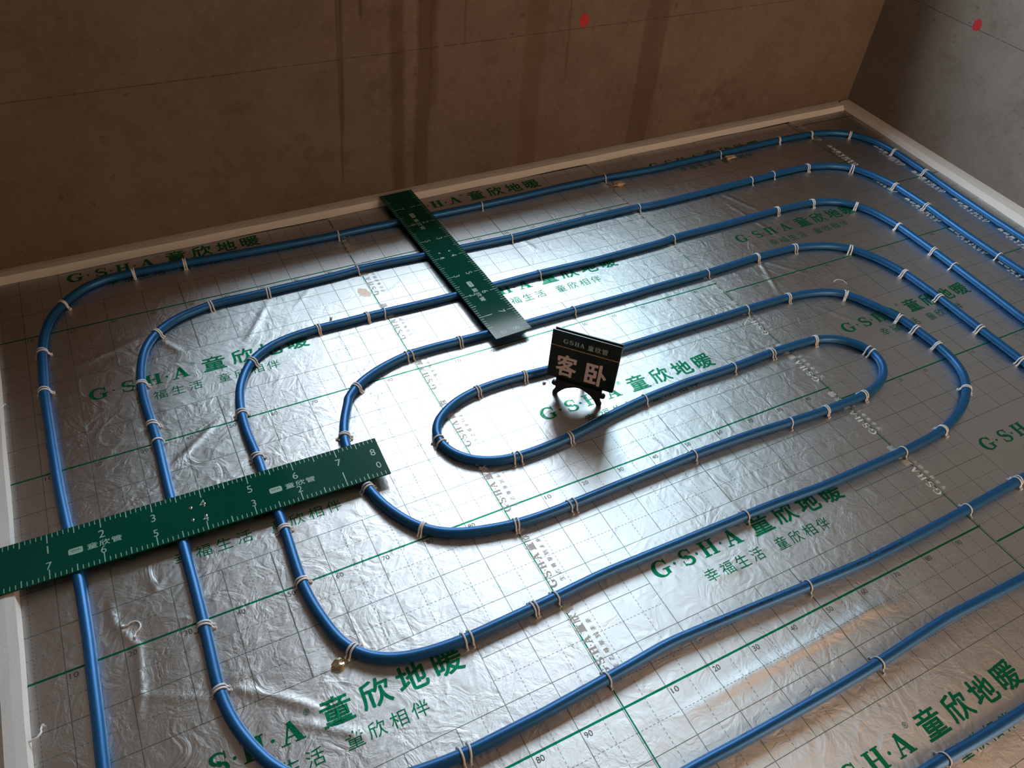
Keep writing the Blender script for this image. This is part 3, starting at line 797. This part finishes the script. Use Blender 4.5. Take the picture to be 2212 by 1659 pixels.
# ------------------------------------------------------------------ staples
def staple_meshes():
    r = PIPE_R+0.15
    pts = [(0, -1.72, 0.02), (0, -1.53, 0.30), (0, -1.37, 0.68)]
    for k in range(0, 13):
        a = math.radians(196-k*(212/12.0))
        pts.append((0, r*math.cos(a), PIPE_Z+r*math.sin(a)))
    pts += [(0, 1.37, 0.68), (0, 1.53, 0.30), (0, 1.72, 0.02)]
    V, F = tube(pts, 0.1, 8, flat=(0.225, 0.14))
    mb = MB().add(V, F)
    bm = bmesh.new(); me = bpy.data.meshes.new('pipe_staple')
    me.from_pydata([tuple(c*CM for c in v) for v in mb.v], [], mb.f); bm.from_mesh(me)
    bmesh.ops.recalc_face_normals(bm, faces=bm.faces); bm.to_mesh(me); bm.free()
    me.polygons.foreach_set('use_smooth', [True]*len(me.polygons)); me.materials.append(MAT_STAPLE)
    b = MB(); b.prism([(-0.28, -0.02), (0.28, -0.02), (0.20, 0.34), (0.0, 0.42), (-0.20, 0.30)], -0.20, 0.20, 'xz')
    bo = b.build('barb', MAT_STAPLE, bevel=0.05); bme = bo.data; bpy.data.objects.remove(bo)
    return me, bme
ST_ME, BARB_ME = staple_meshes()
ORD = ['first', 'second', 'third', 'fourth', 'fifth', 'sixth', 'seventh', 'eighth', 'ninth', 'tenth', 'eleventh', 'twelfth', 'thirteenth', 'fourteenth']
def run_of(x, y, s, t):
    """which printed run of the coil a point lies on: (name, along-left-right?)"""
    i1 = nearest_s(*R_['P1'][0]); i1b = nearest_s(*R_['P1'][-1])
    horiz = abs(t.x) >= abs(t.y)
    def within(run, tol=1.6):
        P = np.array(R_[run]); d = 1e9
        for a, b in zip(P[:-1], P[1:]):
            v = b-a; L = v@v; q = min(1, max(0, ((np.array((x, y))-a)@v)/L)) if L > 0 else 0
            d = min(d, np.hypot(*(np.array((x, y))-a-q*v)))
        return d < tol
    for k, run in enumerate(('P1', 'P2', 'P3')):
        if within(run):
            if run == 'P3' and y < -21: return ('eighth run from back wall', True)
            if horiz: return (ORD[k]+' run from back wall', True)
            return (ORD[k]+(' run from left wall' if x < 150 else ' run from right wall'), False)
    if within('P4') and y > 46: return ('fourth run from back wall', True)
    if within('P4') and x > 200: return ('fourth run from right wall', False)
    if within('L4'): return ('ninth run from back wall', True)
    if within('L3'): return ('tenth run from back wall', True)
    if within('L5'): return ('eleventh run from back wall', True)
    if x < 90: return ('fourth run from left wall', False) if y > 4 else ('seventh run from back wall', True)
    if y < -20: return ('eighth run from back wall', True)
    if y < -3: return ('seventh run from back wall', True)
    if y > 30 and x < 231: return ('fifth run from back wall', True)
    if x > 228: return ('fifth run from right wall', False)
    if x < 98: return ('innermost left bend', False)
    if x > 218: return ('innermost right bend', False)
    return ('sixth run from back wall', True)

fix = {}
for kind, tx, ty in TIES:
    s = nearest_s(tx, ty); c, t = path_at(s)
    run, hz = run_of(c.x, c.y, s, t)
    fix.setdefault((run, hz), []).append((c.x if hz else -c.y, kind, s))
first_staple = None; rng = random.Random(11)
for (run, hz), lst in fix.items():
    lst.sort()
    for n, (_, kind, s) in enumerate(lst):
        sep = {1: (0,), 2: (-0.34, 0.34), 3: (-0.72, 0.72)}[kind]
        items = []
        for d in sep:
            c, t = path_at(s+d+rng.uniform(-.06, .06)); items.append((c.x if hz else -c.y, c, t, d))
        items.sort(key=lambda q: q[0])
        for k, (_, c, t, d) in enumerate(items):
            o = bpy.data.objects.new('pipe_staple', ST_ME); link(o)
            o.location = (c.x*CM, c.y*CM, 0.0)
            tilt = rng.uniform(-.12, .12) + (0.16 if kind == 3 else 0.05)*(1 if d > 0 else -1 if d < 0 else 0)*rng.uniform(.3, 1)
            o.rotation_euler = (0, rng.uniform(-.05, .05), math.atan2(t.y, t.x)+tilt)
            for sgn in (-1, 1):
                b = bpy.data.objects.new('barb', BARB_ME); link(b, o)
                b.location = (0, sgn*(1.76+rng.uniform(0, .12))*CM, 0); b.rotation_euler = (rng.uniform(-.2, .2), 0, math.pi/2*(1-sgn)+rng.uniform(-.4, .4))
            where = f'{ORD[n]} fixing from {"left" if hz else "top"} on {run}'
            if kind == 1: lab = 'single white staple, ' + where
            else:
                side = ('left', 'right')[k] if hz else ('upper', 'lower')[k]
                lab = f'white staple, {side} of pair, ' + where
            tag(o, lab, 'staple', 'white staples holding down the blue pipe')

# ------------------------------------------------------------------ rulers
def ruler(cx, cy, z, ang, label):
    root = empty('long_ruler', (cx, cy, z), ang)
    tag(root, label, 'ruler', 'dark green rulers laid across the pipes')
    L, Wd, T = 40.0, 5.75, 0.34
    MB().box(-L, L, -Wd, Wd, 0, T).build('blade', MAT_RULER, root, bevel=0.06)
    R4 = [(0, 1, 2, 3)]
    for sg in (1, -1):
        p = Print()
        for k in range(1, 80):
            ln = 2.3 if k % 10 == 0 else 1.65 if k % 5 == 0 else 1.05
            w = 0.075 if k % 5 else 0.10
            x = (-L+k)*sg; y1 = Wd-0.12; y0 = y1-ln
            p.raw([(x-w, sg*y0), (x+w, sg*y0), (x+w, sg*y1), (x-w, sg*y1)], R4, 0, 0, 1, 1)
        p.build('printed_scale', MAT_SCALE, root, T+0.012)
    def numeral(k, x, y, hgt):
        V, F = glyph_mesh(str(k)); d = V.max(0)-V.min(0); w = hgt*d[0]/d[1]*0.95
        p = Print(); p.text(str(k), x-w/2, y, w, hgt)
        p.build('printed_numeral', MAT_SCALE, root, T+0.012)
    for k in range(0, 9):
        if k > 0: numeral(k, 38.1 if k == 8 else -L+10*k, 0.7, 1.95)
        if k < 8: numeral(k, 38.2 if k == 0 else L-10*k, -3.3, 1.8)
    for x in (-26.4, 13.8):
        pill = []
        for (ccx, ccy, a0) in ((2.3, .55, 0), (0.4, .55, 90), (0.4, -.55, 180), (2.3, -.55, 270)):
            for q in range(0, 91, 30):
                a = math.radians(a0+q); pill.append((x+ccx+.4*math.cos(a), -0.65+ccy*.8+.32*math.sin(a)))
        p = Print(); p.raw(pill, [tuple(range(len(pill)))], 0, 0, 1, 1)
        for k, ch in enumerate('童欣管'):
            p.text(ch, x+3.45+k*2.3, -1.4, 2.0, 1.5, bold=0.015)
        o = p.build('printed_mark', MAT_SCALE, root, T+0.012)
        p = Print(); p.text('GSHA', x+0.45, -0.75, 1.8, 0.5)
        p.build('printed_mark_letters', MAT_RULER, root, T+0.022)
    for sx, sy in ((-2.5, 1.4), (0.25, 1.45), (-2.65, -1.95), (0.05, -1.85)):
        v = []; n = 14
        for (rr, zz) in ((.40, 0.0), (.36, .12), (.22, .18)):
            v += [(rr*math.cos(2*math.pi*k/n), rr*math.sin(2*math.pi*k/n), zz) for k in range(n)]
        f = [(i*n+k, i*n+(k+1) % n, (i+1)*n+(k+1) % n, (i+1)*n+k) for i in range(2) for k in range(n)]+[tuple(2*n+k for k in range(n))]
        mesh_obj('screw', v, f, MAT_SCREW, root, (sx, sy, T), smooth=False)
    return root
ruler(40.7, 24.5, 2.31, -0.0245, 'dark green ruler lying across the left pipes, zero end in the bright patch')
ruler(127.0, 90.2, 2.31, -math.pi/2+0.049, 'dark green ruler reaching from the back wall foam towards the room sign')

# ------------------------------------------------------------------ room sign and its easel
AZ = -0.8089
FEET = (133.6, 23.5)
sign = empty('room_sign', (FEET[0], FEET[1], 0), AZ)       # local x along the plate, -y towards the viewer
tag(sign, 'small dark green room sign with two large pale characters on black easel', 'sign')
SB, SH, SW = 5.75, 15.3, 17.4; ROLL = -0.012
MB().box(-SW/2, SW/2, -0.22, 0.22, SB, SB+SH).build('front_panel', MAT_SIGN, sign, bevel=0.05)
MB().box(-SW/2+0.5, SW/2+0.05, 0.42, 0.78, SB, SB+SH+0.35).build('back_panel', MAT_SIGN, sign, bevel=0.05)
def upright(p, name, mat, label=None):
    v = [(x, -0.23-z-0.008, y) for x, y, z in p.v]
    o = mesh_obj(name, v, p.f, mat, sign)
    if label: o['label'] = label
U = lambda u: -SW/2+u*SW
Wv = lambda v: SB+SH*(1-v)
p = Print()
p.text('客', U(.115), Wv(.93), 5.35, 7.2, bold=0.03); p.text('卧', U(.555), Wv(.945), 5.5, 7.2, bold=0.03)
upright(p, 'room_name_lettering', MAT_WHITE_PRINT, 'two large pale pink characters')
p = Print()
hy = Wv(.225)
for ch, x in (('G', .175), ('S', .258), ('H', .335), ('A', .412)): p.slab(ch, U(x), hy, 1.15, 1.3)
for x in (.243, .318, .396): p.slab('.', U(x), hy, 1.1, 1.2)
for k, ch in enumerate('童欣管'): p.text(ch, U(.53+k*.102), hy-0.25, 1.5, 1.75, bold=0.01)
upright(p, 'header_lettering', MAT_SILVER_PRINT, 'small silvery header lettering')
p = Print(); p.raw([(U(0.002), Wv(.318)), (U(.998), Wv(.318)), (U(.998), Wv(.300)), (U(0.002), Wv(.300))], [(0, 1, 2, 3)], 0, 0, 1, 1)
upright(p, 'gold_line', MAT_GOLD, 'thin gold line under the header')

easel = empty('display_easel', (FEET[0], FEET[1], 0), AZ)
tag(easel, 'small black display easel with scrolled feet under the room sign', 'easel')
def circ(cx, cz, r, a0, a1, n=8):
    return [(cx+r*math.cos(math.radians(a0+(a1-a0)*k/n)), cz+r*math.sin(math.radians(a0+(a1-a0)*k/n))) for k in range(n+1)]
def leg_poly(sg):
    pts = [(-6.5, 0.05), (-5.35, 0.05), (-5.0, 0.9), (-4.2, 2.0), (-3.2, 3.0), (-2.4, 3.5), (-2.4, 5.7), (-6.1, 5.7), (-6.05, 4.6)]
    pts += circ(-6.35, 3.75, 0.78, 70, 290, 10)
    pts += [(-5.9, 2.6), (-6.15, 1.6), (-6.55, 0.9)]
    return [(x*sg*-1 if sg > 0 else x, z) for x, z in pts]
for sg in (-1, 1):
    MB().prism(leg_poly(sg), -0.45, 0.25, 'xz').build('front_leg', MAT_BLACK, easel, bevel=0.05)
arch = [(-2.4, 5.7), (-2.4, 3.5)]+[(-2.4+4.8*k/10, 3.5+0.85*math.sin(math.pi*k/10)) for k in range(1, 10)]+[(2.4, 3.5), (2.4, 5.7)]
MB().prism(arch, -0.45, 0.25, 'xz').build('arch_rail', MAT_BLACK, easel)
MB().box(-6.0, 6.0, -0.95, 0.95, 5.25, 5.72).build('ledge', MAT_BLACK, easel, bevel=0.05)
MB().prism([(-2.2, 5.6), (2.2, 5.6), (1.2, 10), (0.7, 16), (-0.7, 16), (-1.2, 10)], 0.82, 1.30, 'xz').build('back_plate', MAT_BLACK, easel)
MB().prism([(0.95, 9.5), (1.6, 9.5), (9.1, 0.05), (8.2, 0.05)], -0.7, 0.7, 'yz').build('rear_leg', MAT_BLACK, easel, bevel=0.05)

# ------------------------------------------------------------------ loose bits
def loose_staple(x, y, rz, flat, label):
    o = bpy.data.objects.new('pipe_staple', ST_ME); link(o)
    o.location = (x*CM, y*CM, 0.24*CM); o.rotation_euler = (0, math.radians(90 if flat else 62), rz)
    for sgn in (-1, 1):
        b = bpy.data.objects.new('barb', BARB_ME); link(b, o); b.location = (0, sgn*1.8*CM, 0); b.rotation_euler = (0, 0, math.pi/2*(1-sgn))
    tag(o, label, 'staple', 'spare white staples lying loose')
loose_staple(21.9, 3.4, math.radians(28), True, 'loose white staple lying flat on the foil below the left ruler')
loose_staple(4.6, -9.2, math.radians(-72), False, 'loose white staple leaning on left foam strip near bottom corner')
loose_staple(3.1, 76.2, math.radians(-80), False, 'loose white staple on left foam strip beside the outermost pipe')

def crumb(name, x, y, z, size, mat, label, cat, seed, n=2):
    bm = bmesh.new(); bmesh.ops.create_icosphere(bm, subdivisions=n, radius=1)
    r = random.Random(seed)
    ph = [r.uniform(0, 6) for _ in range(6)]
    for v in bm.verts:
        k = 1+0.28*math.sin(v.co.x*4+ph[0])+0.24*math.sin(v.co.y*5+ph[1])+0.2*math.sin(v.co.z*6+ph[2])
        v.co = Vector((v.co.x*size[0], v.co.y*size[1], v.co.z*size[2]))*k*CM
    lo = min(v.co.z for v in bm.verts)
    me = bpy.data.meshes.new(name); bm.to_mesh(me); bm.free(); me.materials.append(mat)
    o = link(bpy.data.objects.new(name, me)); o.location = (x*CM, y*CM, z*CM-lo)
    return tag(o, label, cat)
crumb('foam_scrap', 203.5, 111.3, 0.05, (2.6, 1.5, .45), MAT_OLDFOAM, 'torn yellowish foam scrap on the joint beside the outermost pipe', 'scrap', 3)
crumb('foam_scrap', 256.6, 113.6, 0.05, (2.1, 1.0, .40), MAT_OLDFOAM, 'pale foam scrap lying just below the far outermost pipe', 'scrap', 5)
crumb('foam_scrap', 341.0-2.2, 60.5, 2.0, (.7, 1.4, .8), MAT_FOAM, 'white foam lump on top of the right foam strip', 'scrap', 8)
crumb('foam_bead', 85.7, 78.0, 0.02, (.42, .38, .30), MAT_FOAM, 'tiny white foam bead above the third pipe run', 'bead', 9)
crumb('dirt_crumb', 128.6, 31.9, 0.02, (.55, .30, .16), MAT_DIRT, 'small crumb on the bright foil left of the sign', 'crumb', 12)
m_foilscrap, nt, b = new_mat('torn_foil'); b.inputs['Metallic'].default_value = 1; b.inputs['Roughness'].default_value = .25; b.inputs['Base Color'].default_value = (.8, .72, .55, 1)
crumb('foil_scrap', 55.6, -19.6, 0.02, (1.5, .8, .32), m_foilscrap, 'crumpled torn foil bit at the near bend of the third pipe', 'scrap', 21, 3)
V, F = tube([(236.6, 36.2, .15), (238.0, 36.4, .5), (239.3, 35.6, .6), (239.9, 34.3, .3), (240.0, 33.6, .1)], .1, 6, flat=(.12, .05))
o = mesh_obj('plastic_curl', V, F, MAT_STAPLE, smooth=True); tag(o, 'thin white plastic curl standing on foil beside the fifth pipe run', 'scrap')
# tan dirt dried onto the second sheet near the joint
V = [(0, 0)]; r = random.Random(4)
for k in range(18):
    a = 2*math.pi*k/18; q = r.uniform(.6, 1.0); V.append((2.0*q*math.cos(a), 3.0*q*math.sin(a)))
p = Print(); p.raw(V, [(0, 1+k, 1+(k+1) % 18) for k in range(18)], 98.2-0.7, 86.0, 1, 1)
for s_ in bpy.data.objects:
    if s_.name == 'foil_sheet':
        o = p.build('dirt_stain', MAT_SMEAR, s_, 0.03, relief, (0.7, 0)); o['label'] = 'tan dirt smear beside the joint'
